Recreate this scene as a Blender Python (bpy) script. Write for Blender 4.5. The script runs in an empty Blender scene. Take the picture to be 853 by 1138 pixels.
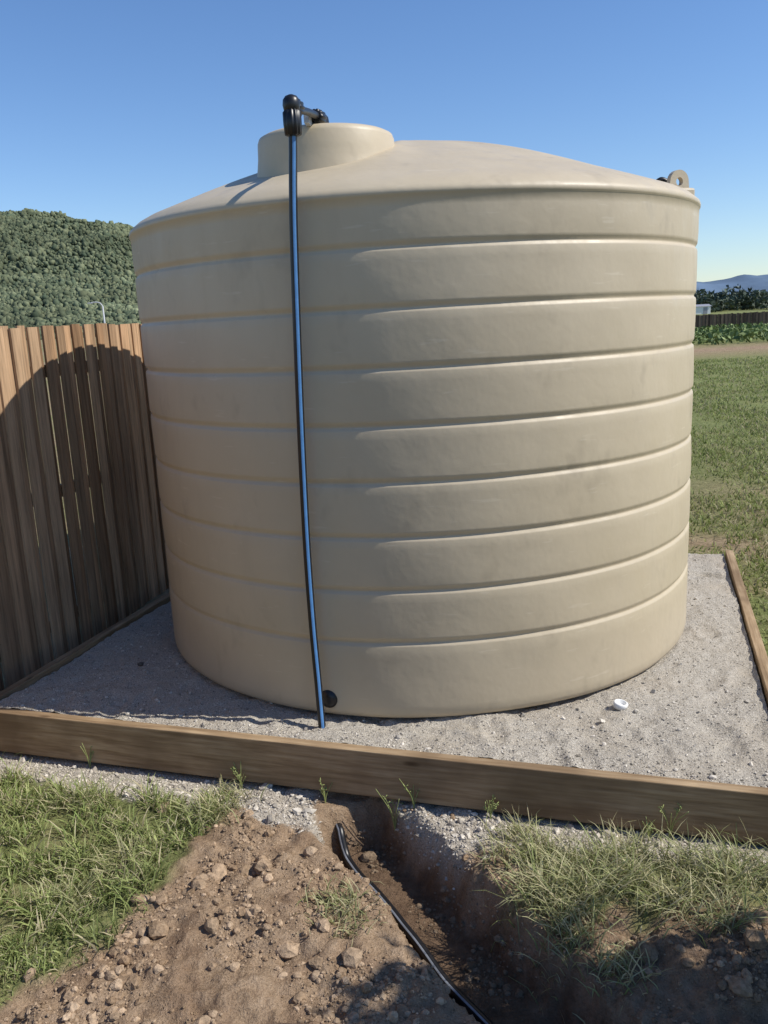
import bpy, math, random
import numpy as np
from mathutils import Vector, Matrix, noise
random.seed(7); rng=np.random.default_rng(7)
scene=bpy.context.scene
scene.view_settings.view_transform='Standard'; scene.view_settings.look='None'; scene.view_settings.exposure=0

# ---------------- helpers ----------------
def link(o,parent=None):
    scene.collection.objects.link(o)
    if parent: o.parent=parent
    return o
def empty(name,loc=(0,0,0)):
    e=bpy.data.objects.new(name,None); e.location=loc; e.empty_display_size=0.2
    return link(e)
def mesh_np(name,v,f,mat=None,parent=None,smooth=False,tint=None,attr='tint'):
    v=np.asarray(v,dtype=np.float32); f=np.asarray(f,dtype=np.int32)
    m=bpy.data.meshes.new(name); k=f.shape[1]
    m.vertices.add(len(v)); m.vertices.foreach_set('co',v.ravel())
    m.loops.add(f.size); m.loops.foreach_set('vertex_index',f.ravel())
    m.polygons.add(len(f)); m.polygons.foreach_set('loop_start',np.arange(0,f.size,k,dtype=np.int32))
    try: m.polygons.foreach_set('loop_total',np.full(len(f),k,dtype=np.int32))
    except Exception: pass
    m.polygons.foreach_set('use_smooth',np.full(len(f),smooth,dtype=bool))
    m.update(calc_edges=True); m.validate()
    if tint is not None:
        a=m.color_attributes.new(attr,'FLOAT_COLOR','POINT')
        t=np.ones((len(v),4),dtype=np.float32); t[:,:tint.shape[1]]=tint
        a.data.foreach_set('color',t.ravel())
    o=bpy.data.objects.new(name,m)
    if mat: m.materials.append(mat)
    return link(o,parent)
def lathe(name,prof,n,mat,parent=None,loc=(0,0,0),rot=None,mod=None,smooth=True,cap=True):
    vs=[];fs=[]
    for (r,z) in prof:
        for i in range(n):
            a=2*math.pi*i/n
            rr,zz=(mod(r,z,a) if mod else (r,z))
            vs.append((rr*math.cos(a),rr*math.sin(a),zz))
    for j in range(len(prof)-1):
        for i in range(n):
            i2=(i+1)%n
            fs.append((j*n+i,j*n+i2,(j+1)*n+i2,(j+1)*n+i))
    if cap:
        fs.append(tuple(range(n))[::-1]); fs.append(tuple((len(prof)-1)*n+i for i in range(n)))
    m=bpy.data.meshes.new(name); m.from_pydata(vs,[],fs); m.update()
    for p in m.polygons: p.use_smooth=smooth and len(p.vertices)==4
    m.materials.append(mat)
    o=bpy.data.objects.new(name,m); o.location=loc
    if rot: o.rotation_mode='QUATERNION'; o.rotation_quaternion=rot
    return link(o,parent)
def box(name,size,loc,mat,parent=None,rz=0,bevel=0.004,tilt=(0,0)):
    sx,sy,sz=[s/2 for s in size]
    v=[(x,y,z) for x in(-sx,sx) for y in(-sy,sy) for z in(-sz,sz)]
    f=[(0,1,3,2),(4,6,7,5),(0,4,5,1),(2,3,7,6),(0,2,6,4),(1,5,7,3)]
    m=bpy.data.meshes.new(name); m.from_pydata(v,[],f); m.update(); m.materials.append(mat)
    o=bpy.data.objects.new(name,m); o.location=loc; o.rotation_euler=(tilt[0],tilt[1],rz)
    if bevel:
        b=o.modifiers.new('b','BEVEL'); b.width=bevel; b.segments=2
    return link(o,parent)
def catmull(pts,n=10):
    P=[Vector(p) for p in pts]; P=[2*P[0]-P[1]]+P+[2*P[-1]-P[-2]]; out=[]
    for i in range(1,len(P)-2):
        for k in range(n):
            t=k/n; a,b,c,d=P[i-1:i+3]
            out.append(0.5*((2*b)+(c-a)*t+(2*a-5*b+4*c-d)*t*t+(3*b-a-3*c+d)*t**3))
    out.append(P[-2]); return out
def tube(name,pts,r,mats,ref,parent=None,stripe=(),ns=16):
    ref=Vector(ref); vs=[];fs=[];mi=[]
    for i,p in enumerate(pts):
        T=(pts[min(i+1,len(pts)-1)]-pts[max(i-1,0)]).normalized()
        n0=(ref-T*ref.dot(T)).normalized(); n1=T.cross(n0)
        for k in range(ns):
            a=2*math.pi*(k-0.5)/ns
            vs.append(p+r*(math.cos(a)*n0+math.sin(a)*n1))
    for i in range(len(pts)-1):
        for k in range(ns):
            k2=(k+1)%ns
            fs.append((i*ns+k,i*ns+k2,(i+1)*ns+k2,(i+1)*ns+k)); mi.append(1 if k in stripe else 0)
    fs.append(tuple(range(ns))[::-1]); mi.append(0); fs.append(tuple((len(pts)-1)*ns+k for k in range(ns))); mi.append(0)
    m=bpy.data.meshes.new(name); m.from_pydata(vs,[],fs); m.update()
    for mm in mats: m.materials.append(mm)
    for p,q in zip(m.polygons,mi): p.material_index=q; p.use_smooth=len(p.vertices)==4
    return link(bpy.data.objects.new(name,m),parent)

# ---------------- materials ----------------
class NT:
    def __init__(s,name):
        s.m=bpy.data.materials.new(name); s.m.use_nodes=True; s.t=s.m.node_tree
        s.b=s.t.nodes['Principled BSDF']; s.coord=None
    def n(s,ty,**k):
        x=s.t.nodes.new(ty)
        for a,b in k.items(): setattr(x,a,b)
        return x
    def l(s,a,b): s.t.links.new(a,b)
    def obj(s,scale=(1,1,1),out='Object'):
        c=s.n('ShaderNodeTexCoord'); mp=s.n('ShaderNodeMapping'); mp.inputs['Scale'].default_value=scale
        s.l(c.outputs[out],mp.inputs['Vector']); return mp.outputs[0]
    def noise(s,vec,scale,detail=4,rough=0.55):
        x=s.n('ShaderNodeTexNoise'); x.inputs['Scale'].default_value=scale; x.inputs['Detail'].default_value=detail
        x.inputs['Roughness'].default_value=rough
        s.l(vec,x.inputs['Vector']); return x.outputs['Fac']
    def ramp(s,fac,stops):
        x=s.n('ShaderNodeValToRGB'); e=x.color_ramp.elements
        while len(e)<len(stops): e.new(0.5)
        for q,(p,c) in zip(e,stops):
            q.position=p; q.color=(c[0],c[1],c[2],1) if not isinstance(c,(int,float)) else (c,c,c,1)
        s.l(fac,x.inputs[0]); return x.outputs[0]
    def mix(s,fac,a,b,mode='MIX'):
        x=s.n('ShaderNodeMix',data_type='RGBA',blend_type=mode)
        for inp,val in ((x.inputs[0],fac),(x.inputs[6],a),(x.inputs[7],b)):
            if isinstance(val,(int,float)): inp.default_value=val
            elif isinstance(val,tuple): inp.default_value=(*val[:3],1)
            else: s.l(val,inp)
        return x.outputs[2]
    def attr(s,name):
        x=s.n('ShaderNodeAttribute'); x.attribute_name=name; return x
    def bump(s,h,strength=0.3,dist=0.01,prev=None):
        x=s.n('ShaderNodeBump'); x.inputs['Strength'].default_value=strength; x.inputs['Distance'].default_value=dist
        s.l(h,x.inputs['Height'])
        if prev: s.l(prev,x.inputs['Normal'])
        return x.outputs[0]
    def fin(s,col,rough=0.8,nrm=None,spec=None):
        if isinstance(col,tuple): s.b.inputs['Base Color'].default_value=(*col,1)
        else: s.l(col,s.b.inputs['Base Color'])
        if isinstance(rough,(int,float)): s.b.inputs['Roughness'].default_value=rough
        else: s.l(rough,s.b.inputs['Roughness'])
        if nrm: s.l(nrm,s.b.inputs['Normal'])
        if spec is not None: s.b.inputs['Specular IOR Level'].default_value=spec
        return s.m

def mat_tank():
    s=NT('tank_plastic'); c=s.obj(); c2=s.obj((1,1,0.25))
    a=s.noise(c,1.6,5,0.6); st=s.noise(c2,9,4,0.6); fine=s.noise(c,60,3,0.6)
    col=s.ramp(a,[(0.3,(0.485,0.402,0.278)),(0.7,(0.545,0.457,0.322))])
    col=s.mix(s.ramp(st,[(0.55,0.0),(0.8,0.22)]),col,(0.38,0.32,0.23))
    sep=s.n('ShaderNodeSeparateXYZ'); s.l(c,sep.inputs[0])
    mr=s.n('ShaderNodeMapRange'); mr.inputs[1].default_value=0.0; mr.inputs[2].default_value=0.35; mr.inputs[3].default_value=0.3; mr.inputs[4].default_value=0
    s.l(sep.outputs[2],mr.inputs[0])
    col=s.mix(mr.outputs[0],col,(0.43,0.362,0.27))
    sc=s.noise(s.obj((1,1,7)),5,2,0.7)
    col=s.mix(s.ramp(sc,[(0.66,0.0),(0.74,0.35)]),col,(0.65,0.57,0.44))
    sm=s.noise(s.obj((1.5,1.5,1)),3.3,3,0.7)
    col=s.mix(s.ramp(sm,[(0.58,0.0),(0.75,0.4)]),col,(0.32,0.262,0.185))
    n=s.bump(a,0.2,0.05); n=s.bump(fine,0.08,0.003,n)
    return s.fin(col,s.ramp(st,[(0.3,0.42),(0.7,0.60)]),n,0.45)
def mat_plain(name,col,rough=0.5,var=0.15,scale=20,bump=0.05):
    s=NT(name); c=s.obj(); a=s.noise(c,scale)
    d=tuple(x*(1-var) for x in col); e=tuple(min(1,x*(1+var)) for x in col)
    return s.fin(s.ramp(a,[(0.3,d),(0.7,e)]),rough,s.bump(a,bump,0.01))
def mat_sand():
    s=NT('crusher_dust'); c=s.obj(); a=s.noise(c,200,3,0.85); b=s.noise(c,2.5,4); g=s.noise(c,55,4,0.75)
    col=s.ramp(a,[(0.35,(0.19,0.17,0.14)),(0.5,(0.48,0.435,0.365)),(0.67,(0.72,0.66,0.57))])
    col=s.mix(s.ramp(b,[(0.45,0.0),(0.7,0.4)]),col,(0.44,0.365,0.27))
    n=s.bump(g,1.0,0.014); n=s.bump(a,0.7,0.004,n)
    return s.fin(col,0.95,n,0.1)
def mat_ground():
    s=NT('ground_soil_grass'); z=s.attr('zone'); sep=s.n('ShaderNodeSeparateColor'); s.l(z.outputs['Color'],sep.inputs[0])
    c=s.obj(); n1=s.noise(c,1.3,5,0.6); n2=s.noise(c,22,6,0.7); n3=s.noise(c,150,3,0.7); n4=s.noise(c,0.15,5,0.6); n5=s.noise(c,5,4,0.6)
    grass=s.ramp(n2,[(0.3,(0.08,0.09,0.03)),(0.5,(0.18,0.20,0.075)),(0.7,(0.30,0.29,0.13))])
    grass=s.mix(s.ramp(n1,[(0.5,0.0),(0.72,0.6)]),grass,(0.31,0.245,0.145))
    grass=s.mix(s.ramp(n4,[(0.4,0.0),(0.65,0.4)]),grass,(0.22,0.26,0.08))
    dirt=s.ramp(n2,[(0.3,(0.20,0.132,0.08)),(0.5,(0.37,0.26,0.165)),(0.72,(0.50,0.37,0.255))])
    dirt=s.mix(0.35,dirt,s.ramp(n3,[(0.35,(0.14,0.09,0.055)),(0.65,(0.50,0.37,0.255))]))
    dirt=s.mix(s.ramp(n5,[(0.45,0.0),(0.65,0.55)]),dirt,(0.22,0.14,0.088))
    # shade in the trench and right foreground, painted in as darker soil
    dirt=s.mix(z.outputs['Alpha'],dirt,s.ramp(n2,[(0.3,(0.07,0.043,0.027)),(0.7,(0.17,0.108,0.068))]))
    sand=s.ramp(n3,[(0.3,(0.24,0.215,0.175)),(0.5,(0.49,0.44,0.365)),(0.72,(0.68,0.62,0.53))])
    col=s.mix(sep.outputs[1],grass,dirt); col=s.mix(sep.outputs[2],col,sand)
    n=s.bump(n5,0.6,0.05); n=s.bump(n2,0.9,0.03,n); n=s.bump(n3,0.8,0.006,n)
    return s.fin(col,0.95,n,0.1)
def mat_tint(name,rough=0.6,trans=0.0,nscale=None,lo=0.6,hi=1.3,spec=0.2,bump=None):
    s=NT(name); t=s.attr('tint'); col=t.outputs['Color']
    nrm=None
    if nscale:
        a=s.noise(s.obj(),nscale,5,0.65); col=s.mix(1.0,col,s.ramp(a,[(0.3,lo),(0.7,hi)]),'MULTIPLY')
        if bump: nrm=s.bump(a,0.7,bump)
    m=s.fin(col,rough,nrm,spec)
    if trans:
        tr=s.n('ShaderNodeBsdfTranslucent'); s.l(col,tr.inputs[0]); mx=s.n('ShaderNodeMixShader'); mx.inputs[0].default_value=trans
        out=s.t.nodes['Material Output']; s.l(s.b.outputs[0],mx.inputs[1]); s.l(tr.outputs[0],mx.inputs[2]); s.l(mx.outputs[0],out.inputs[0])
    return m
def mat_sleeper():
    s=NT('treated_pine'); c=s.obj((1.2,18,18)); a=s.noise(c,3,5,0.6); c2=s.obj(); b=s.noise(c2,1.6,4,0.6)
    col=s.ramp(a,[(0.3,(0.22,0.145,0.08)),(0.5,(0.36,0.25,0.145)),(0.7,(0.48,0.355,0.22))])
    col=s.mix(s.ramp(b,[(0.40,0.0),(0.62,0.7)]),col,(0.16,0.105,0.06))
    vo=s.n('ShaderNodeTexVoronoi'); vo.inputs['Scale'].default_value=2.3; s.l(s.obj((1,3,3)),vo.inputs['Vector'])
    col=s.mix(s.ramp(vo.outputs['Distance'],[(0.05,0.85),(0.11,0.0)]),col,(0.07,0.04,0.02))
    n=s.bump(a,0.5,0.006); return s.fin(col,0.85,n,0.15)
def mat_paling():
    s=NT('weathered_paling'); t=s.attr('tint'); c=s.obj((14,14,0.7)); a=s.noise(c,3,6,0.65); b=s.noise(s.obj((1,1,.6)),1.7,4)
    col=s.mix(1.0,t.outputs['Color'],s.ramp(a,[(0.28,0.45),(0.5,0.95),(0.72,1.35)]),'MULTIPLY')
    col=s.mix(s.ramp(b,[(0.5,0.0),(0.75,0.35)]),col,(0.15,0.10,0.07))
    return s.fin(col,0.85,s.bump(a,0.6,0.005),0.1)
M_tank=mat_tank(); M_sand=mat_sand(); M_ground=mat_ground(); M_sleep=mat_sleeper(); M_pal=mat_paling()
M_black=mat_plain('black_poly',(0.010,0.010,0.012),0.38); M_blue=mat_plain('blue_stripe',(0.09,0.24,0.50),0.4,0.1)
M_greystripe=mat_plain('pale_stripe',(0.25,0.27,0.30),0.4,0.3)
M_grass=mat_tint('grass_blade',0.55,0.35); M_leaf=mat_tint('leaf',0.6,0.0)
M_clod=mat_tint('soil_clod',0.95,0,60,0.6,1.3,0.05,0.012); M_stone=mat_tint('stone',0.9,0,90,0.75,1.2,0.1,0.004)
M_forest=mat_tint('forest_canopy',1.0,0,0.05,0.75,1.2,0.0,None)
M_bark=mat_plain('bark',(0.16,0.12,0.085),0.9,0.4,30,0.6)
M_metal=mat_plain('galvanised',(0.45,0.46,0.47),0.5); M_white=mat_plain('white_paint',(0.75,0.75,0.73),0.5,0.04)
M_white_roof=mat_plain('grey_roof',(0.3,0.3,0.32),0.5)

# ---------------- layout ----------------
e1=Vector((0.953,-0.304)).normalized(); e2=Vector((-e1.y,e1.x)); C=Vector((1.40,2.706)); PW,PD=3.5,3.2
padrot=math.atan2(e1.y,e1.x)
def ab(x,y):
    dx=x-C.x; dy=y-C.y; return dx*e1.x+dy*e1.y, dx*e2.x+dy*e2.y
def P(a,b,z=0): 
    q=C+e1*a+e2*b; return (q.x,q.y,z)
def ss(t): t=max(0,min(1,t)); return t*t*(3-2*t)
def nz(x,y,s,seed=0.0): return noise.noise(Vector((x*s,y*s,seed)))
PIPE=[(-.285,3.20),(-.235,3.06),(-.150,2.89),(-.03,2.675),(.11,2.40),(.243,2.175),(.44,1.85),(.9,1.15),(1.7,0.0)]
TR=[(-0.20,3.14),(-0.15,3.02),(-.08,2.90),(0.04,2.70),(0.175,2.43),(0.305,2.20),(0.51,1.86),(1.0,1.1),(1.8,0.0),(3.2,-1.8)]
def polyd(L,x,y):
    best=9;side=1;along=0
    for i in range(len(L)-1):
        ax,ay=L[i];bx,by=L[i+1];dx=bx-ax;dy=by-ay
        t=max(0,min(1,((x-ax)*dx+(y-ay)*dy)/(dx*dx+dy*dy)))
        px=ax+t*dx-x;py=ay+t*dy-y;d=math.hypot(px,py)
        if d<best: best=d; along=i+t
    return best,along
GX=[(3.3,-.62),(3.05,-.66),(2.67,-.80),(2.5,-1.00),(2.24,-1.16),(1.8,-1.4),(1.2,-2.0),(0,-2.6)]
def leftb(y):
    if y>=GX[0][0]: return GX[0][1]
    for (y0,x0),(y1,x1) in zip(GX,GX[1:]):
        if y>=y1: return x1+(x0-x1)*(y-y1)/(y0-y1)
    return GX[-1][1]
def zones(x,y):
    a,b=ab(x,y); n=nz(x,y,3.5,5)*0.14+nz(x,y,11,9)*0.08
    if b<0.05:
        f=-b
        gw=0.20+0.10*math.exp(-((x+.05)/.45)**2)+0.03
        grav=1-ss((f+n*0.9-gw)/0.07+0.5)
        gl=1-ss((x+n*1.2-leftb(y))/0.10+0.5)
        gr=ss((x+n-0.40)/0.12+0.5)*ss((y+n*1.2-2.41+0.03*x)/0.12+0.5)
        gr=max(gr,ss((x-1.9)/0.4))
        g=max(gl,gr); td,_=polyd(TR,x,y)
        grav*=ss((td-0.13)/0.05); g*=ss((td-0.14)/0.05)
        return g*(1-grav),(1-g),grav*0.92
    d=0
    if x>0 and b>2.5 and y<11: d=0.7*(0.6+nz(x,y,1.3,3)*1.2)*(1-ss((y-6.5)/4))
    if 27<y<35 and x>8: d=ss((y-28)/.8+nz(x,y,.4,2)*.8)*(1-ss((y-33)/1))
    if x<-1: d=max(d,.5+nz(x,y,2,3))
    d=max(0,min(1,d)); return 1-d,d,0
def soil_shade(x,y):  # mask for shade painted into the soil colour, trench and right foreground
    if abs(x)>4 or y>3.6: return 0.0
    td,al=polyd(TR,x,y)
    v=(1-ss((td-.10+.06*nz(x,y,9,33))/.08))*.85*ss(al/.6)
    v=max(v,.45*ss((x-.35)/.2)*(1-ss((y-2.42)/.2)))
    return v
def H(x,y):
    a,b=ab(x,y)
    if -3.47<a<-0.02 and 0.02<b<PD-.02: return -0.33
    z=-0.2+0.10*ss(b/2.5)
    if b<0: z-=0.03*ss(-b/1.5)
    r=math.hypot(x,y-3)
    w=1-ss((r-5)/3)
    if w>0:
        g,d,gv=zones(x,y)
        td,al=polyd(TR,x,y)
        n=nz(x,y,4,1)*0.030+nz(x,y,9,2)*0.020
        nd=nz(x,y,18,4)*0.024+nz(x,y,38,6)*0.016
        k=ss((td-.09)/.06) if b<0 else 1
        z+=w*(n*(0.35+0.65*d)*(1-0.7*gv)*(.5+.5*k)+nd*(0.15+0.85*d)*(1-0.5*gv)*(.25+.75*k))
        if b<0:
            z+=0.04*math.exp(-(((x+.55)/.33)**2+((y-2.45)/.42)**2))
            z+=0.05*math.exp(-(((x-.85)/.4)**2+((y-2.52)/.2)**2))
            z+=0.07*math.exp(-(((x-1.0)/.28)**2+((y-2.15)/.14)**2))
            wd=0.190+0.025*nz(x,y,6,8)+0.015*nz(x,y,20,18)
            dep=0.20*(ss((al+.15)/0.8))
            cut=1-ss((td-wd*0.5)/(wd*0.55))
            z-=dep*cut
    if 26<y<60 and x>6:
        z+=0.30*ss((y-28.5)/4)*(1-ss((y-52)/6))
    return z
def axis(lo,hi,step,far0,far1,g=1.22):
    c=list(np.arange(lo,hi,step)); s=step;x=c[-1]
    while x<far1: s=s*g if s<60 else s; x+=s; c.append(x)
    s=step;x=c[0]
    while x>far0: s=s*g if s<60 else s; x-=s; c.insert(0,x)
    return c
xs=axis(-2.3,1.9,0.016,-2500,2500,1.12); ys=axis(1.55,3.75,0.016,-60,2500,1.12)
V=[];Z=[]
for y in ys:
    for x in xs:
        V.append((x,y,H(x,y))); Z.append((*zones(x,y),soil_shade(x,y)))
nx=len(xs);ny=len(ys); idx=np.arange(nx*ny).reshape(ny,nx)
F=np.stack([idx[:-1,:-1],idx[:-1,1:],idx[1:,1:],idx[1:,:-1]],-1).reshape(-1,4)
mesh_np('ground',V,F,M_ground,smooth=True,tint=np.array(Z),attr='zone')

# ---------------- gravel pad ----------------
na,nb=260,240
prints=[(random.uniform(-3.4,-.05),abs(random.gauss(0,.28))+.06,random.uniform(0,3.14)) for _ in range(26)]+[(random.uniform(-.25,-.05),random.uniform(.3,3),random.uniform(0,3.14)) for _ in range(10)]
def padz(a,b):
    q=C+e1*a+e2*b
    z=nz(q.x,q.y,2.2,11)*0.014+nz(q.x,q.y,8,12)*0.011+nz(q.x,q.y,26,13)*0.007+nz(q.x,q.y,60,14)*0.005
    z+=0.014*math.exp(-(b/0.12)**2)-0.012
    for (pa,pb,pt) in prints:
        u=(a-pa)*math.cos(pt)+(b-pb)*math.sin(pt); v=-(a-pa)*math.sin(pt)+(b-pb)*math.cos(pt)
        if abs(u)<.25 and abs(v)<.15:
            k=(u/.12)**2+(v/.045)**2; z+=-0.010*math.exp(-k*k)+0.004*math.exp(-((k-2)/1.0)**2)
    return z
V=[]
for j in range(nb+1):
    for i in range(na+1):
        a=-PW+0.01+(PW-0.02)*i/na; b=0.01+(PD-0.02)*j/nb
        V.append(P(a,b,padz(a,b)))
idx=np.arange((na+1)*(nb+1)).reshape(nb+1,na+1)
F=np.stack([idx[:-1,:-1],idx[:-1,1:],idx[1:,1:],idx[1:,:-1]],-1).reshape(-1,4)
mesh_np('gravel_pad',V,F,M_sand,smooth=True)
sl=empty('timber_sleeper_border')
T=0.05
def sleeper(nm,a0,b0,a1,b1,z=0.018,h=0.2,dz=0):
    L=math.hypot(a1-a0,b1-b0); p=P((a0+a1)/2,(b0+b1)/2,z-h/2+dz)
    box(nm,(L,T,h),p,M_sleep,sl,padrot+math.atan2(b1-b0,a1-a0),0.004)
sleeper('front_board',-PW-.25,-T/2,0.05,-T/2)
sleeper('right_board',T/2,0.002,T/2,PD)
sleeper('left_board',-PW-T/2,0.002,-PW-T/2,PD,0.014)
sleeper('back_board',-PW-T,PD+T/2,-0.35,PD+T/2,0.004)

# ---------------- stones / clods ----------------
t=(1+5**.5)/2
ico=np.array([(-1,t,0),(1,t,0),(-1,-t,0),(1,-t,0),(0,-1,t),(0,1,t),(0,-1,-t),(0,1,-t),(t,0,-1),(t,0,1),(-t,0,-1),(-t,0,1)],float); ico/=np.linalg.norm(ico[0])
icof=np.array([(0,11,5),(0,5,1),(0,1,7),(0,7,10),(0,10,11),(1,5,9),(5,11,4),(11,10,2),(10,7,6),(7,1,8),(3,9,4),(3,4,2),(3,2,6),(3,6,8),(3,8,9),(4,9,5),(2,4,11),(6,2,10),(8,6,7),(9,8,1)])
def subdiv(v,f):
    v=[tuple(x) for x in v]; cache={}; nf=[]
    def mid(a,b):
        k=(min(a,b),max(a,b))
        if k not in cache:
            m=(np.array(v[a])+np.array(v[b])); m/=np.linalg.norm(m); v.append(tuple(m)); cache[k]=len(v)-1
        return cache[k]
    for a,b,c in f:
        x,y,z=mid(a,b),mid(b,c),mid(c,a); nf+=[(a,x,z),(b,y,x),(c,z,y),(x,y,z)]
    return np.array(v),np.array(nf)
ico2,ico2f=subdiv(ico,icof)
def lumps(name,pts,rad,mat,cols,flat=0.75,jit=0.25,hi=False,parent=None,smooth=False,sink=0.2):
    pts=np.asarray(pts,float); n=len(pts); bv,bf=(ico2,ico2f) if hi else (ico,icof); k=len(bv)
    sc=rng.uniform(0.7,1.3,(n,1,3)); sc[:,:,2]*=flat
    v=bv[None]*(1+rng.normal(0,jit,(n,k,1)))*sc*np.asarray(rad)[:,None,None]
    a=rng.uniform(0,6.28,n); ca=np.cos(a)[:,None]; sa=np.sin(a)[:,None]
    x=v[...,0]*ca-v[...,1]*sa; y=v[...,0]*sa+v[...,1]*ca; v=np.stack([x,y,v[...,2]],-1)
    v+=pts[:,None,:]; v[...,2]+=(np.asarray(rad)*flat*(1-sink*2))[:,None]*0.6
    f=(bf[None]+(np.arange(n)*k)[:,None,None]).reshape(-1,3)
    c=np.repeat(np.asarray(cols),k,axis=0)
    return mesh_np(name,v.reshape(-1,3),f,mat,parent,smooth,c)
def colmix(n,a,b,bj=0.15):
    t=rng.uniform(0,1,(n,1)); c=np.array(a)*(1-t)+np.array(b)*t
    return c*rng.uniform(1-bj,1+bj,(n,1))
NP=15000
pts=[]
for _ in range(NP):
    a=-PW+.02+random.random()*(PW-.04); b=.02+(random.random()**1.6)*(PD-.04); pts.append(P(a,b,padz(a,b)))
rad=0.0024+rng.pareto(3.2,NP)*0.0018; rad=np.minimum(rad,0.012)
lumps('pad_grit',pts,rad,M_stone,colmix(NP,(0.20,0.18,0.15),(0.70,0.64,0.55)))
gp=[];cp=[]
while len(gp)<8000 :
    x=random.uniform(-2.4,1.7); y=random.uniform(2.2,4.0); z=zones(x,y)
    if ab(x,y)[1]<-.055 and random.random()<z[2]: gp.append((x,y,H(x,y)))
rad=np.minimum(0.0025+rng.pareto(2.8,len(gp))*0.0025,0.020)
lumps('verge_gravel',gp,rad,M_stone,colmix(len(gp),(0.34,0.30,0.245),(0.68,0.62,0.53)))
dk=[]
while len(cp)<11000:
    x=random.uniform(-2.0,1.7); y=random.uniform(1.5,3.2); z=zones(x,y)
    pd=polyd(PIPE,x,y)[0]
    if pd<.06: continue
    if ab(x,y)[1]<-.07 and random.random()<(z[1]*(1-z[2])+.02)*(.35+nz(x,y,4,77)*1.6): cp.append((x,y,H(x,y))); dk.append(1-.55*soil_shade(x,y))  # clods take the same painted shade
rad=np.minimum(0.0025+rng.pareto(2.7,len(cp))*0.0040,0.034)
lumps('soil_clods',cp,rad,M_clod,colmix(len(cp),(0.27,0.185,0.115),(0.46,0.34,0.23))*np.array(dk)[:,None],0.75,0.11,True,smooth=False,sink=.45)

# ---------------- grass ----------------
def blades(name,pts,L,W,lean,cols,mat=M_grass):
    pts=np.asarray(pts,float); n=len(pts)
    a=rng.uniform(0,6.283,n); d=np.stack([np.cos(a),np.sin(a)],-1); th=rng.uniform(0,6.283,n); s=np.stack([np.cos(th),np.sin(th)],-1)
    out=np.zeros((n,7,3)); hs=[0,0.4,0.78,1.0]; ws=[1,0.9,0.6,0]
    k=0
    for h,w in zip(hs,ws):
        off=lean*L*(h**1.5); up=L*h*np.sqrt(np.maximum(0.03,1-(lean*h**.6)**2*0.95))
        base=pts.copy(); base[:,0]+=d[:,0]*off; base[:,1]+=d[:,1]*off; base[:,2]+=up-0.004
        if w>0:
            for sg in(-1,1):
                q=base.copy(); q[:,:2]+=sg*s*(W*w)[:,None]*0.5; out[:,k]=q; k+=1
        else: out[:,k]=base
    fb=np.array([(0,1,3),(0,3,2),(2,3,5),(2,5,4),(4,5,6)])
    f=(fb[None]+(np.arange(n)*7)[:,None,None]).reshape(-1,3)
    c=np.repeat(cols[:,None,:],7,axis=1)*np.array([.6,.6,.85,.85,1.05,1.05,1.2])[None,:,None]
    return mesh_np(name,out.reshape(-1,3),f,mat,None,True,c.reshape(-1,3))
gp=[]
tries=0
while len(gp)<34000 and tries<500000:
    tries+=1
    x=random.uniform(-3.0,-0.5) if random.random()<.72 else random.uniform(0.15,2.0)
    y=random.uniform(1.6,3.95); a,b=ab(x,y)
    if b>-.06: continue
    g=zones(x,y)[0]; cl=0.5+nz(x,y,7,30)*1.8
    if x>0: cl=0.08+nz(x,y,6,31)*2.2
    if random.random()<g*cl: gp.append((x,y,H(x,y)))
gp=np.array(gp); n=len(gp); right=gp[:,0]>0
patch=np.array([0.75+0.6*nz(x,y,5,61) for x,y,_ in gp])
L=rng.uniform(0.03,0.13,n)*patch*np.where(right,.85,1.1); lean=rng.uniform(0.45,1.0,n)
c=colmix(n,(0.21,0.28,0.08),(0.43,0.46,0.19),0.28)
dry=rng.random(n)<np.where(right,0.55,0.20); c[dry]=colmix(int(dry.sum()),(0.46,0.40,0.24),(0.66,0.58,0.38))
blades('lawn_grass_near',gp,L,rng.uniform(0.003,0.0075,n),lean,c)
tp=[];tl=[]
cent=[(.50,2.70,.9),(.62,2.60,1),(.80,2.64,.8),(.95,2.55,1),(1.12,2.55,.9),(.5,2.52,1),(.72,2.47,1.1),(1.25,2.48,.9),(.44,2.82,.6),(1.05,2.44,1),(-.75,3.06,.8),(-1.3,3.2,.7),(-1.0,2.8,.8),(-.22,2.52,.45),(-.19,2.42,.45),(.44,2.46,1.0),(.52,2.38,1.1),(.50,2.28,.8),(.85,2.36,.9),(-1.15,2.6,.8),(-1.4,2.35,.9),(-.7,3.2,.6),(.98,2.28,.7),(.62,2.16,.6),(.58,2.44,1.1),(.38,2.7,.6)]
for cx,cy,k in cent:
    for _ in range(140):
        x=random.gauss(cx,.05);y=random.gauss(cy,.04)
        if ab(x,y)[1]<-.1 and polyd(PIPE,x,y)[0]>.10: tp.append((x,y,H(x,y))); tl.append(k)
n=len(tp); c=colmix(n,(0.26,0.31,0.11),(0.62,0.55,0.34),0.2)
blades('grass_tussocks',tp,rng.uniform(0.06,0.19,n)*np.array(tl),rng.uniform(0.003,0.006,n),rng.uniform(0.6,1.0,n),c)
gp=[]
while len(gp)<40000:
    y=5.2+ (random.random()**1.7)*23.5; x=random.uniform(0.30*y,0.62*y+.8); a,b=ab(x,y)
    if a<.07 and b<PD+.07: continue
    g=zones(x,y)[0]
    if random.random()<g*(0.65+nz(x,y,1.1,40)*1.1): gp.append((x,y,H(x,y)))
while len(gp)<44000:
    x=random.uniform(1.4,3.4); y=random.uniform(2.5,6.5); a,b=ab(x,y)
    if a<.06: continue
    gp.append((x,y,H(x,y)))
gp=np.array(gp); n=len(gp); sc=1+gp[:,1]/14
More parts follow.
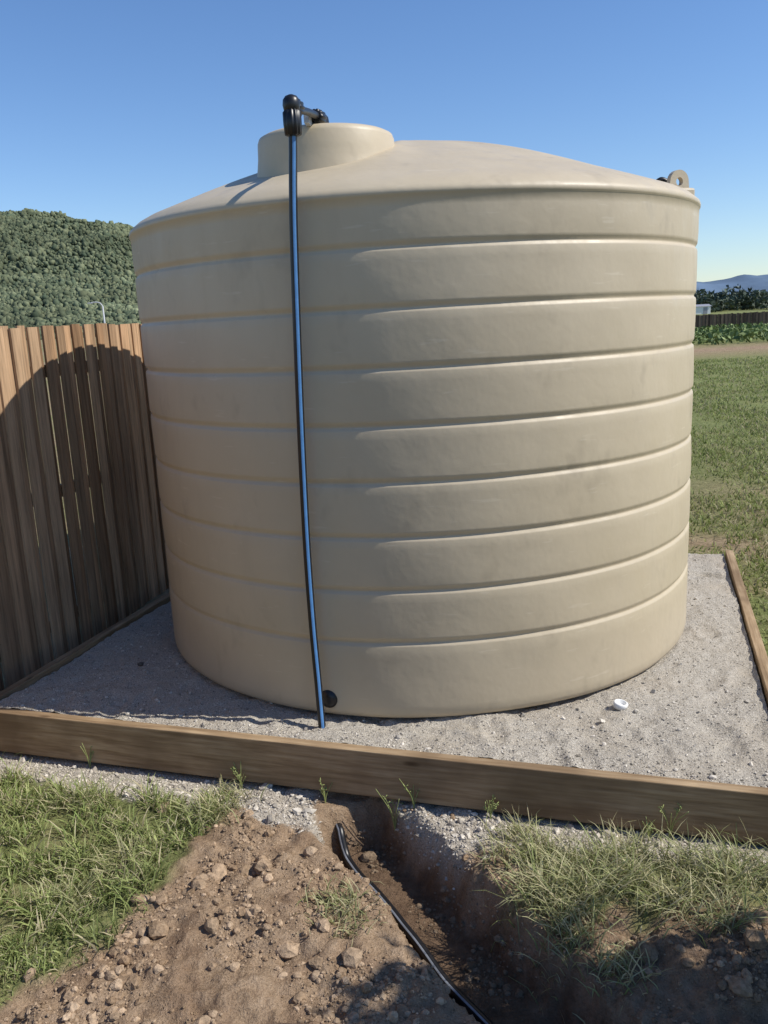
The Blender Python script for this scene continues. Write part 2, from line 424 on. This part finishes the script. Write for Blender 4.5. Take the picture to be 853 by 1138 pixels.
c=colmix(n,(0.19,0.24,0.07),(0.36,0.39,0.13),0.25); dry=rng.random(n)<0.22; c[dry]=colmix(int(dry.sum()),(0.38,0.33,0.18),(0.48,0.42,0.26))
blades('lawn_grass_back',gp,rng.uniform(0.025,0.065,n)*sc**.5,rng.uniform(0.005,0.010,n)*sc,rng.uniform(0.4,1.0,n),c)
M_weed=mat_plain('weed_green',(0.28,0.32,0.11),0.6,0.3)
def weed(x,y,h,n=6,obj='weed'):
    w=empty(obj,(x,y,H(x,y)-.005)); 
    for i in range(n):
        a=random.uniform(0,6.28); l=h*random.uniform(.5,1); k=random.uniform(.15,.55)*l
        pts=catmull([(0,0,0),(k*.25*math.cos(a),k*.25*math.sin(a),l*.5),(k*math.cos(a),k*math.sin(a),l)],6)
        tube('stem_%d'%i,pts,0.0014,[M_weed],(0.3,-1,.1),w,ns=5)
        if i%2==0:
            for j in range(7):
                p=pts[-1-j//2]; 
                tube('seed',[p,p+Vector((random.uniform(-.014,.014),random.uniform(-.012,.012),random.uniform(-.002,.016)))],0.0018,[M_weed],(0.3,-1,.1),w,ns=4)
for (x,y,h) in [(-1.38,3.52,.16),(-.66,3.28,.13),(-.02,3.07,.2),(.06,3.06,.15),(.98,2.77,.19),(.9,2.76,.1),(.35,2.95,.1),(-.3,3.16,.1)]:
    weed(x,y,h)

# ---------------- water tank ----------------
TC=Vector((0.225,4.895)); R=1.477
tank=empty('water_tank',(TC.x,TC.y,0))
prof=[(R-0.12,-0.01),(R-0.03,0.0),(R-0.012,0.012),(R-0.002,0.035),(R,0.07)]
ribs=[0.355+0.2318*k for k in range(8)]
zprev=0.07
for zr in ribs:
    z0=zprev; z1=zr-0.018
    for t_ in (0.2,0.4,0.6,0.8): prof.append((R+0.001*math.sin(math.pi*t_),z0+(z1-z0)*t_))
    prof+=[(R,z1),(R-0.002,zr-0.011),(R-0.0095,zr-0.004),(R-0.0105,zr+0.000),(R-0.0098,zr+0.005),(R-0.004,zr+0.014),(R-0.0005,zr+0.022),(R,zr+0.028)]
    zprev=zr+0.035
prof+=[(R+0.003,2.05),(R+0.003,2.12),(R+0.004,2.160),(R+0.009,2.164),(R+0.010,2.176),(R+0.006,2.188),(R-0.008,2.200),(R-0.03,2.218)]
DZ=0.41
for r_ in np.linspace(R-0.07,0.02,30):
    u=r_/R; prof.append((r_,2.213+DZ*(1-u**1.35)))
def dome(r,z,a):
    if z>2.21 and r<R-.05:
        w=math.sin(math.pi*min(1,(R-.05-r)/(R-.25)))
        k=abs(math.cos(4*a+0.55))**14
        z+=0.014*k*max(0,w)
    if z<2.15: r+=0.006*noise.noise(Vector((math.cos(a)*2,math.sin(a)*2,z*1.5)))+0.0025*noise.noise(Vector((math.cos(a)*6,math.sin(a)*6,z*5)))
    return r,z
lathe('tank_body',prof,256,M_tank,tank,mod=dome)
LC=Vector((-0.18-TC.x,4.20-TC.y)); LR=0.315
lathe('access_lid',[(LR+.035,2.20),(LR+.022,2.30),(LR+.008,2.38),(LR,2.44),(LR-.003,2.505),(LR-.010,2.523),(LR-.03,2.533),(LR-.15,2.545),(0.02,2.55)],96,M_tank,tank,(LC.x,LC.y,0))
def lug(nm,ang):
    vs=[];fs=[]; n=24; r0=0.020
    outer=[]
    for i in range(n):
        a=2*math.pi*i/n; c_,s_=math.cos(a),math.sin(a)
        x=0.055*c_; z=0.055*s_
        if s_<-0.2: x=c_/abs(c_)*(0.055+0.03*min(1,-s_)) if abs(c_)>.3 else c_*0.2; z=-0.07
        outer.append((x,z))
    for y in(-.014,.014):
        for (x,z) in outer: vs.append((x,y,z))
        for i in range(n):
            a=2*math.pi*i/n; vs.append((r0*math.cos(a),y,r0*math.sin(a)))
    for i in range(n):
        j=(i+1)%n
        fs+= [(i,j,n+j,n+i),(2*n+j,2*n+i,3*n+i,3*n+j),(i,2*n+i,2*n+j,j),(n+i,n+j,3*n+j,3*n+i)]
    m=bpy.data.meshes.new(nm); m.from_pydata(vs,[],fs); m.update(); m.materials.append(M_tank)
    o=bpy.data.objects.new(nm,m); link(o,tank)
    rz=ang+math.pi/2-.9
    o.location=((R-.10)*math.cos(ang),(R-.10)*math.sin(ang),2.295); o.rotation_euler=(0,0,rz)
    box(nm+'_base',(0.19,0.08,0.06),(o.location.x*.99,o.location.y*.99,2.235),M_tank,tank,rz,0.012)
    tube(nm+'_rope',catmull([(o.location.x-.03,o.location.y+.05,2.30),(o.location.x-.07,o.location.y+.05,2.315),(o.location.x-.11,o.location.y+.05,2.28)],6),.014,[M_black],(0,1,0),tank,ns=8)
for k,ang in enumerate((-0.33,-0.33+2.094)): lug('lifting_lug_%d'%k,ang)
def onwall(x): 
    return TC.y-math.sqrt(R*R-(x-TC.x)**2)
nd=Vector((-0.285-TC.x,onwall(-0.285)-TC.y,0)).normalized()
q=nd.to_track_quat('Z','Y')
lathe('outlet_socket',[(.042,-.03),(.042,.006),(.036,.010),(.034,.014),(.010,.016),(.002,.016)],32,M_black,tank,(nd.x*R,nd.y*R,0.085),q)

# ---------------- poly pipe ----------------
pipe=empty('water_pipe')
pts=catmull([(-.268,3.440,2.42),(-.274,3.445,2.33),(-.284,3.45,2.2),(-.295,3.455,2.0),(-.31,3.46,1.6),(-.322,3.462,1.2),(-.330,3.465,.8),(-.329,3.462,.45),(-.322,3.45,.2),(-.317,3.435,.0),(-.316,3.43,-.08)],10)
tube('riser',pts,0.0165,[M_black,M_blue],(0.12,-1,0),pipe,stripe=(0,15,4,8,11))
p2=catmull([(x,y,0) for x,y in PIPE[:-1]],10)
zz=[max(H(q.x+dx,q.y+dy) for dx in(-.012,0,.012) for dy in(-.012,0,.012))+.018 for q in p2]
for i in range(8): zz[i]=-.25-.012*i if i<8 else zz[i]
for _ in range(3): zz=[max(zz[i]*.4,-9) if False else (zz[max(0,i-1)]+2*zz[i]+zz[min(len(zz)-1,i+1)])/4 for i in range(len(zz))]
tube('buried_run',[Vector((q.x,q.y,z)) for q,z in zip(p2,zz)],0.0165,[M_black,M_greystripe],(-.2,0.2,1),pipe,stripe=(1,))
def gear(n,amp):
    return lambda r,z,a:(r*(1+amp*(1 if math.cos(n*a)>0 else -1)) if r>.02 else r,z)
lathe('compression_nut',[(.020,-.055),(.030,-.05),(.033,-.01),(.033,.03),(.027,.035),(.024,.045)],72,M_black,pipe,(-.268,3.440,2.445),mod=gear(12,.05))
lathe('elbow_body',[(.02,-.03),(.029,-.02),(.033,0),(.031,.018),(.022,.030),(.008,.036)],32,M_black,pipe,(-.268,3.442,2.50))
arm=catmull([(-.268,3.44,2.50),(-.25,3.56,2.51),(-.225,3.74,2.54),(-.20,3.93,2.565),(-.19,4.02,2.57)],6)
tube('crossover_arm',arm,0.0145,[M_black],(0,0,1),pipe)
dq=Vector((.1,.5,0.04)).normalized().to_track_quat('Z','Y')
lathe('side_nut',[(.024,-.03),(.031,-.025),(.034,.02),(.028,.04),(.022,.045)],72,M_black,pipe,(-.262,3.50,2.504),dq,mod=gear(12,.05))
lathe('inlet_nut',[(.022,-.04),(.030,-.035),(.032,.02),(.028,.035),(.020,.04)],72,M_black,pipe,(-.197,3.95,2.563),dq,mod=gear(10,.05))
lathe('inlet_elbow',[(.03,-.06),(.032,-.05),(.032,-.02),(.03,.0),(.028,.012),(.018,.024),(.006,.028)],32,M_black,pipe,(-.185,4.04,2.57))
box('bracket',(.022,.12,.06),(-.235,3.90,2.55),M_metal,pipe,-.1,0.003)

lathe('pvc_cap',[(.030,0),(.032,.022),(.026,.026),(.022,.024),(.02,.012),(.002,.012)],24,M_white,None,P(-.62,.60,-0.006),Vector((.15,-.1,1)).to_track_quat('Z','Y'))
lumps('pad_stone',[P(-3.05,.62,0.0)],[.015],M_stone,np.array([[.10,.09,.08]]),0.7,.15,True)

# ---------------- paling fence ----------------
def paling_fence(name,p0,p1,z0,top,w,mat,c0,c1,h_j=0.015,posts=True,th=0.014,skip=0.0):
    root=empty(name); p0=Vector(p0);p1=Vector(p1);d=(p1-p0);Lf=d.length;d.normalize();nrm=Vector((d.y,-d.x))
    V=[];F=[];Cc=[];s=0;i=0
    while s<Lf:
        ww=w*random.uniform(.85,1.12); gap=random.choice([-.012,-.01,-.006,0.001,0.003])*(w/.1)
        off=(0.0 if i%2 else th*1.15)+random.uniform(0,.004); tp=top+random.uniform(-h_j,h_j); ln=random.uniform(-.012,.012)
        k=len(V)
        tw=random.uniform(-.004,.004)
        for z,sh in((z0,0),(tp,ln)):
            for (u_,n_) in((0,0+tw),(ww,0-tw),(ww,th-tw),(0,th+tw)):
                q=p0+d*(s+u_+sh)+nrm*(off+n_); V.append((q.x,q.y,z))
        F+=[(k,k+1,k+5,k+4),(k+1,k+2,k+6,k+5),(k+2,k+3,k+7,k+6),(k+3,k,k+4,k+7),(k+4,k+5,k+6,k+7),(k,k+3,k+2,k+1)]
        t_=random.random(); br=random.uniform(.65,1.15)*(1.35 if random.random()<.14 else 1); cc=[(a*(1-t_)+b*t_)*br for a,b in zip(c0,c1)]
        Cc+=[cc]*8
        s+=ww+gap; i+=1
    mesh_np('palings',V,F,mat,root,False,np.array(Cc))
    ang=math.atan2(d.y,d.x)
    for zr in (z0+.3,(z0+top)/2+.05,top-.25):
        q=p0+d*Lf/2-nrm*.022
        box('rail',(Lf,.038,.07),(q.x,q.y,zr),M_sleep,root,ang,0.003)
    if posts:
        s=0.3
        while s<Lf:
            q=p0+d*s-nrm*.095; box('post',(.1,.1,top-z0-.05),(q.x,q.y,(top+z0)/2-.03),M_sleep,root,ang,0.004); s+=2.4
    return root
fd=Vector((0.255,0.967)); fb=Vector((-1.84,5.05))
paling_fence('paling_fence',fb-fd*4.2,fb+fd*9,-0.22,1.765,0.072,M_pal,(0.30,0.18,0.10),(0.50,0.34,0.21),0.008)
paling_fence('boundary_fence',(8,61),(70,60),-0.2,1.0,0.14,M_pal,(0.07,0.055,0.045),(0.14,0.11,0.085),0.03,False)

# ---------------- hedge, trees, buildings ----------------
def leaves(name,pts,size,cols,mat=M_leaf,parent=None):
    pts=np.asarray(pts,float); n=len(pts); a=rng.normal(0,1,(n,3)); a/=np.linalg.norm(a,axis=1)[:,None]
    b=np.cross(a,rng.normal(0,1,(n,3))); b/=np.linalg.norm(b,axis=1)[:,None]; s=np.asarray(size).reshape(-1,1)*rng.uniform(.6,1.3,(n,1))
    v=np.stack([pts-a*s,pts+b*s*.45,pts+a*s,pts-b*s*.45],1).reshape(-1,3)
    f=np.arange(n*4).reshape(n,4)
    return mesh_np(name,v,f,mat,parent,False,np.repeat(cols,4,axis=0))
hp_=[]
for _ in range(14000):
    x=random.uniform(9,38); y=random.uniform(33,47); h=0.34+0.20*nz(x,y,.5,3)+.12*nz(x,y,2,5); hp_.append((x,y,H(x,y)+max(.05,h)*random.random()**.6))
leaves('crop_rows',hp_,np.full(14000,.12),colmix(14000,(0.09,0.13,0.04),(0.22,0.28,0.10),.3))
rt=[]
for k in range(130):
    y=random.uniform(185,260); x=random.uniform(.33,.62)*y; h=random.uniform(2.6,4.4)
    if random.random()<.12: h*=1.5
    rt.append((x,y,h))
tp=[];tc=[]
for (x,y,h) in rt:
    r=h*random.uniform(.5,.8); base=np.array(colmix(1,(0.08,0.105,0.075),(0.14,0.165,0.11))[0])
    for j in range(6):
        cx=x+random.gauss(0,r*.6);cy=y+random.gauss(0,r*.4);cz=h*random.uniform(.25,.85);rr=r*random.uniform(.3,.55)
        m_=45
        q=rng.normal(0,1,(m_,3)); q/=np.linalg.norm(q,axis=1)[:,None]; q*=rr*rng.uniform(.6,1.1,(m_,1))
        tp.append(q+np.array([cx,cy,cz])); tc.append(np.tile(base,(m_,1))*rng.uniform(.6,1.4,(m_,1)))
leaves('distant_trees',np.concatenate(tp),np.full(sum(len(q) for q in tp),.6),np.concatenate(tc))
sh=empty('white_shed',(63.2,170,-.15))
box('walls',(3.2,3,1.5),(0,0,.75),M_white,sh,0,0.02)
m=bpy.data.meshes.new('roof'); m.from_pydata([(-1.8,-1.7,1.5),(1.8,-1.7,1.5),(1.8,1.7,1.5),(-1.8,1.7,1.5),(-1.8,0,1.9),(1.8,0,1.9)],[],[(0,1,5,4),(2,3,4,5),(0,4,3),(1,2,5),(0,3,2,1)]); m.materials.append(M_white_roof); link(bpy.data.objects.new('roof',m),sh)
box('door',(.8,.06,1.3),(.6,-1.53,.67),M_white_roof,sh,0,0.01)
la=empty('street_lamp',(-55.2,180,-.15))
lathe('pole',[(.20,0),(.18,2),(.15,7.6)],12,M_metal,la)
tube('outreach_arm',catmull([(0,0,7.5),(-.5,0,8.2),(-1.4,0,8.4),(-2.4,0,8.3)],6),.13,[M_metal],(0,1,0),la)
box('lantern',(1.0,.4,.25),(-2.5,0,8.28),M_metal,la,0,.04)

K=2.6
def hz(x,y):
    x/=K; y/=K
    u=x/600.0
    pr=np.interp(u,[-1.6,-.9,-.6,-.43,-.27,-.12,.05,.2,.3],[60,105,96,80,65,40,14,2,-4])
    yy=(y-330)/290
    s=ss(yy)*(1-0.5*ss((y-640)/300))
    gul=abs(nz(x,y,.013,14))*.6+abs(nz(x,y,.03,15))*.2
    return K*(-1+pr*s*(1.14+0.08*nz(x,y,.015,4)-gul*(1-.6*ss((y-480)/120)))+2*nz(x,y,.03,9)*s)
V=[];hx=np.linspace(-1100*K,200*K,260);hy=np.linspace(320*K,940*K,140)
for y in hy:
    for x in hx: V.append((x,y,hz(x,y)))
idx=np.arange(260*140).reshape(140,260); F=np.stack([idx[:-1,:-1],idx[:-1,1:],idx[1:,1:],idx[1:,:-1]],-1).reshape(-1,4)
hill=empty('forested_hill')
n=len(V); mesh_np('hill_slope',V,F,M_forest,hill,True,np.tile([.095,.115,.07],(n,1)))
cpts=[];cr=[];cc=[]
while len(cpts)<30000:
    y=random.uniform(340,640)*K; x=random.uniform(-.56,-.18)*y
    dn_=1.05+1.2*nz(x,y,.02,71)
    if random.random()>dn_: continue
    cpts.append((x,y,hz(x,y)+random.uniform(-1,2.0))); cr.append(random.choice([1,1,1,1.45])*random.uniform(1.5,3.3)); cc.append(1+.45*nz(x,y,.006,55)+.4*nz(x,y,.02,56))
lumps('tree_canopy',cpts,cr,M_forest,colmix(30000,(0.075,0.097,0.062),(0.165,0.18,0.105),.22)*np.array(cc)[:,None],1.2,.2,False,hill,True)  # tints lightened to put distance haze into the canopy colour
V=[];mx=np.linspace(-400,2600,160)
prf=lambda x:80+32*noise.noise(Vector((x*.0016,0,7.2)))+16*noise.noise(Vector((x*.006,0,4)))+6*noise.noise(Vector((x*.02,0,1)))
for j,(yy,k) in enumerate(((2150,0),(2250,.45),(2350,.8),(2450,1),(2600,.7))):
    for x in mx: V.append((x,yy+30*noise.noise(Vector((x*.004,j,0))),-3+prf(x)*1.0*k))
idx=np.arange(160*5).reshape(5,160); F=np.stack([idx[:-1,:-1],idx[:-1,1:],idx[1:,1:],idx[1:,:-1]],-1).reshape(-1,4)
M_range=mat_plain('hazy_range',(0.13,0.185,0.26),1.0,.2,.01,0); M_range.node_tree.nodes['Principled BSDF'].inputs['Specular IOR Level'].default_value=0  # aerial haze painted in as a blue base colour
mesh_np('distant_mountains',V,F,M_range,None,True)

tr=empty('added_shadow_tree',(2.42,1.16,-.2))  # unseen tree, added out of frame to cast the foreground shadow
tube('trunk',catmull([(0,0,-.1),(.03,.02,.6),(-.02,0,1.3),(0.0,.03,2.1)],8),.05,[M_bark],(1,0,0),tr,ns=12)
tp=[];tc=[]
for k in range(64):
    a=random.uniform(0,6.28); rr=.64*random.random()**.5; cz=random.uniform(.6,2.6); cx=rr*math.cos(a)*1.0; cy=rr*math.sin(a)*1.0
    tube('limb_%d'%k,catmull([(0,0,min(1.9,cz*.6)),(cx*.4,cy*.4,cz*.8),(cx,cy,cz)],5),.012,[M_bark],(1,0.3,0),tr,ns=6)
    m_=420; q=rng.normal(0,.13,(m_,3)); tp.append(q+np.array([cx,cy,cz])); tc.append(colmix(m_,(0.05,0.09,0.02),(0.11,0.16,0.04)))
leaves('foliage',np.concatenate(tp),np.full(64*420,.07),np.concatenate(tc),parent=tr)

# ---------------- light ----------------
el=math.radians(46); azv=math.radians(-10)
S=Vector((math.cos(azv)*math.cos(el),math.sin(azv)*math.cos(el),math.sin(el)))
sun=bpy.data.lights.new('sun','SUN'); sun.energy=5.0; sun.angle=math.radians(.5); sun.color=(1,.955,.875)
so=bpy.data.objects.new('sun',sun); so.rotation_mode='QUATERNION'; so.rotation_quaternion=S.to_track_quat('Z','Y'); link(so)
w=bpy.data.worlds.new('World'); scene.world=w; w.use_nodes=True; nt=w.node_tree
sky=nt.nodes.new('ShaderNodeTexSky'); sky.sky_type='NISHITA'; sky.sun_disc=False; sky.sun_elevation=el; sky.sun_rotation=math.atan2(S.x,S.y)
sky.air_density=1.0; sky.dust_density=0.1; sky.ozone_density=1.6
hs=nt.nodes.new('ShaderNodeHueSaturation'); hs.inputs['Saturation'].default_value=1.12
mx_=nt.nodes.new('ShaderNodeMix'); mx_.data_type='RGBA'; mx_.blend_type='MULTIPLY'; mx_.inputs[0].default_value=1; mx_.inputs[7].default_value=(.85,.94,1.12,1)
nt.links.new(sky.outputs[0],hs.inputs['Color']); nt.links.new(hs.outputs[0],mx_.inputs[6]); nt.links.new(mx_.outputs[2],nt.nodes['Background'].inputs[0]); nt.nodes['Background'].inputs[1].default_value=0.13

# ---------------- camera ----------------
cam=bpy.data.cameras.new('camera'); co=bpy.data.objects.new('camera',cam); link(co)
cam.sensor_fit='VERTICAL'; cam.sensor_height=36; cam.sensor_width=27; cam.lens=950/1138*36; cam.clip_end=8000; cam.clip_start=.05
p=math.radians(12.6); r=math.radians(2.9)
fw=Vector((0,math.cos(p),-math.sin(p))); dn=Vector((0,-math.sin(p),-math.cos(p))); rt_=Vector((1,0,0))
X=rt_*math.cos(r)+dn*math.sin(r); Zc=-fw; Yc=Zc.cross(X)
co.matrix_world=Matrix(((X.x,Yc.x,Zc.x,0),(X.y,Yc.y,Zc.y,0),(X.z,Yc.z,Zc.z,1.7),(0,0,0,1)))
scene.camera=co
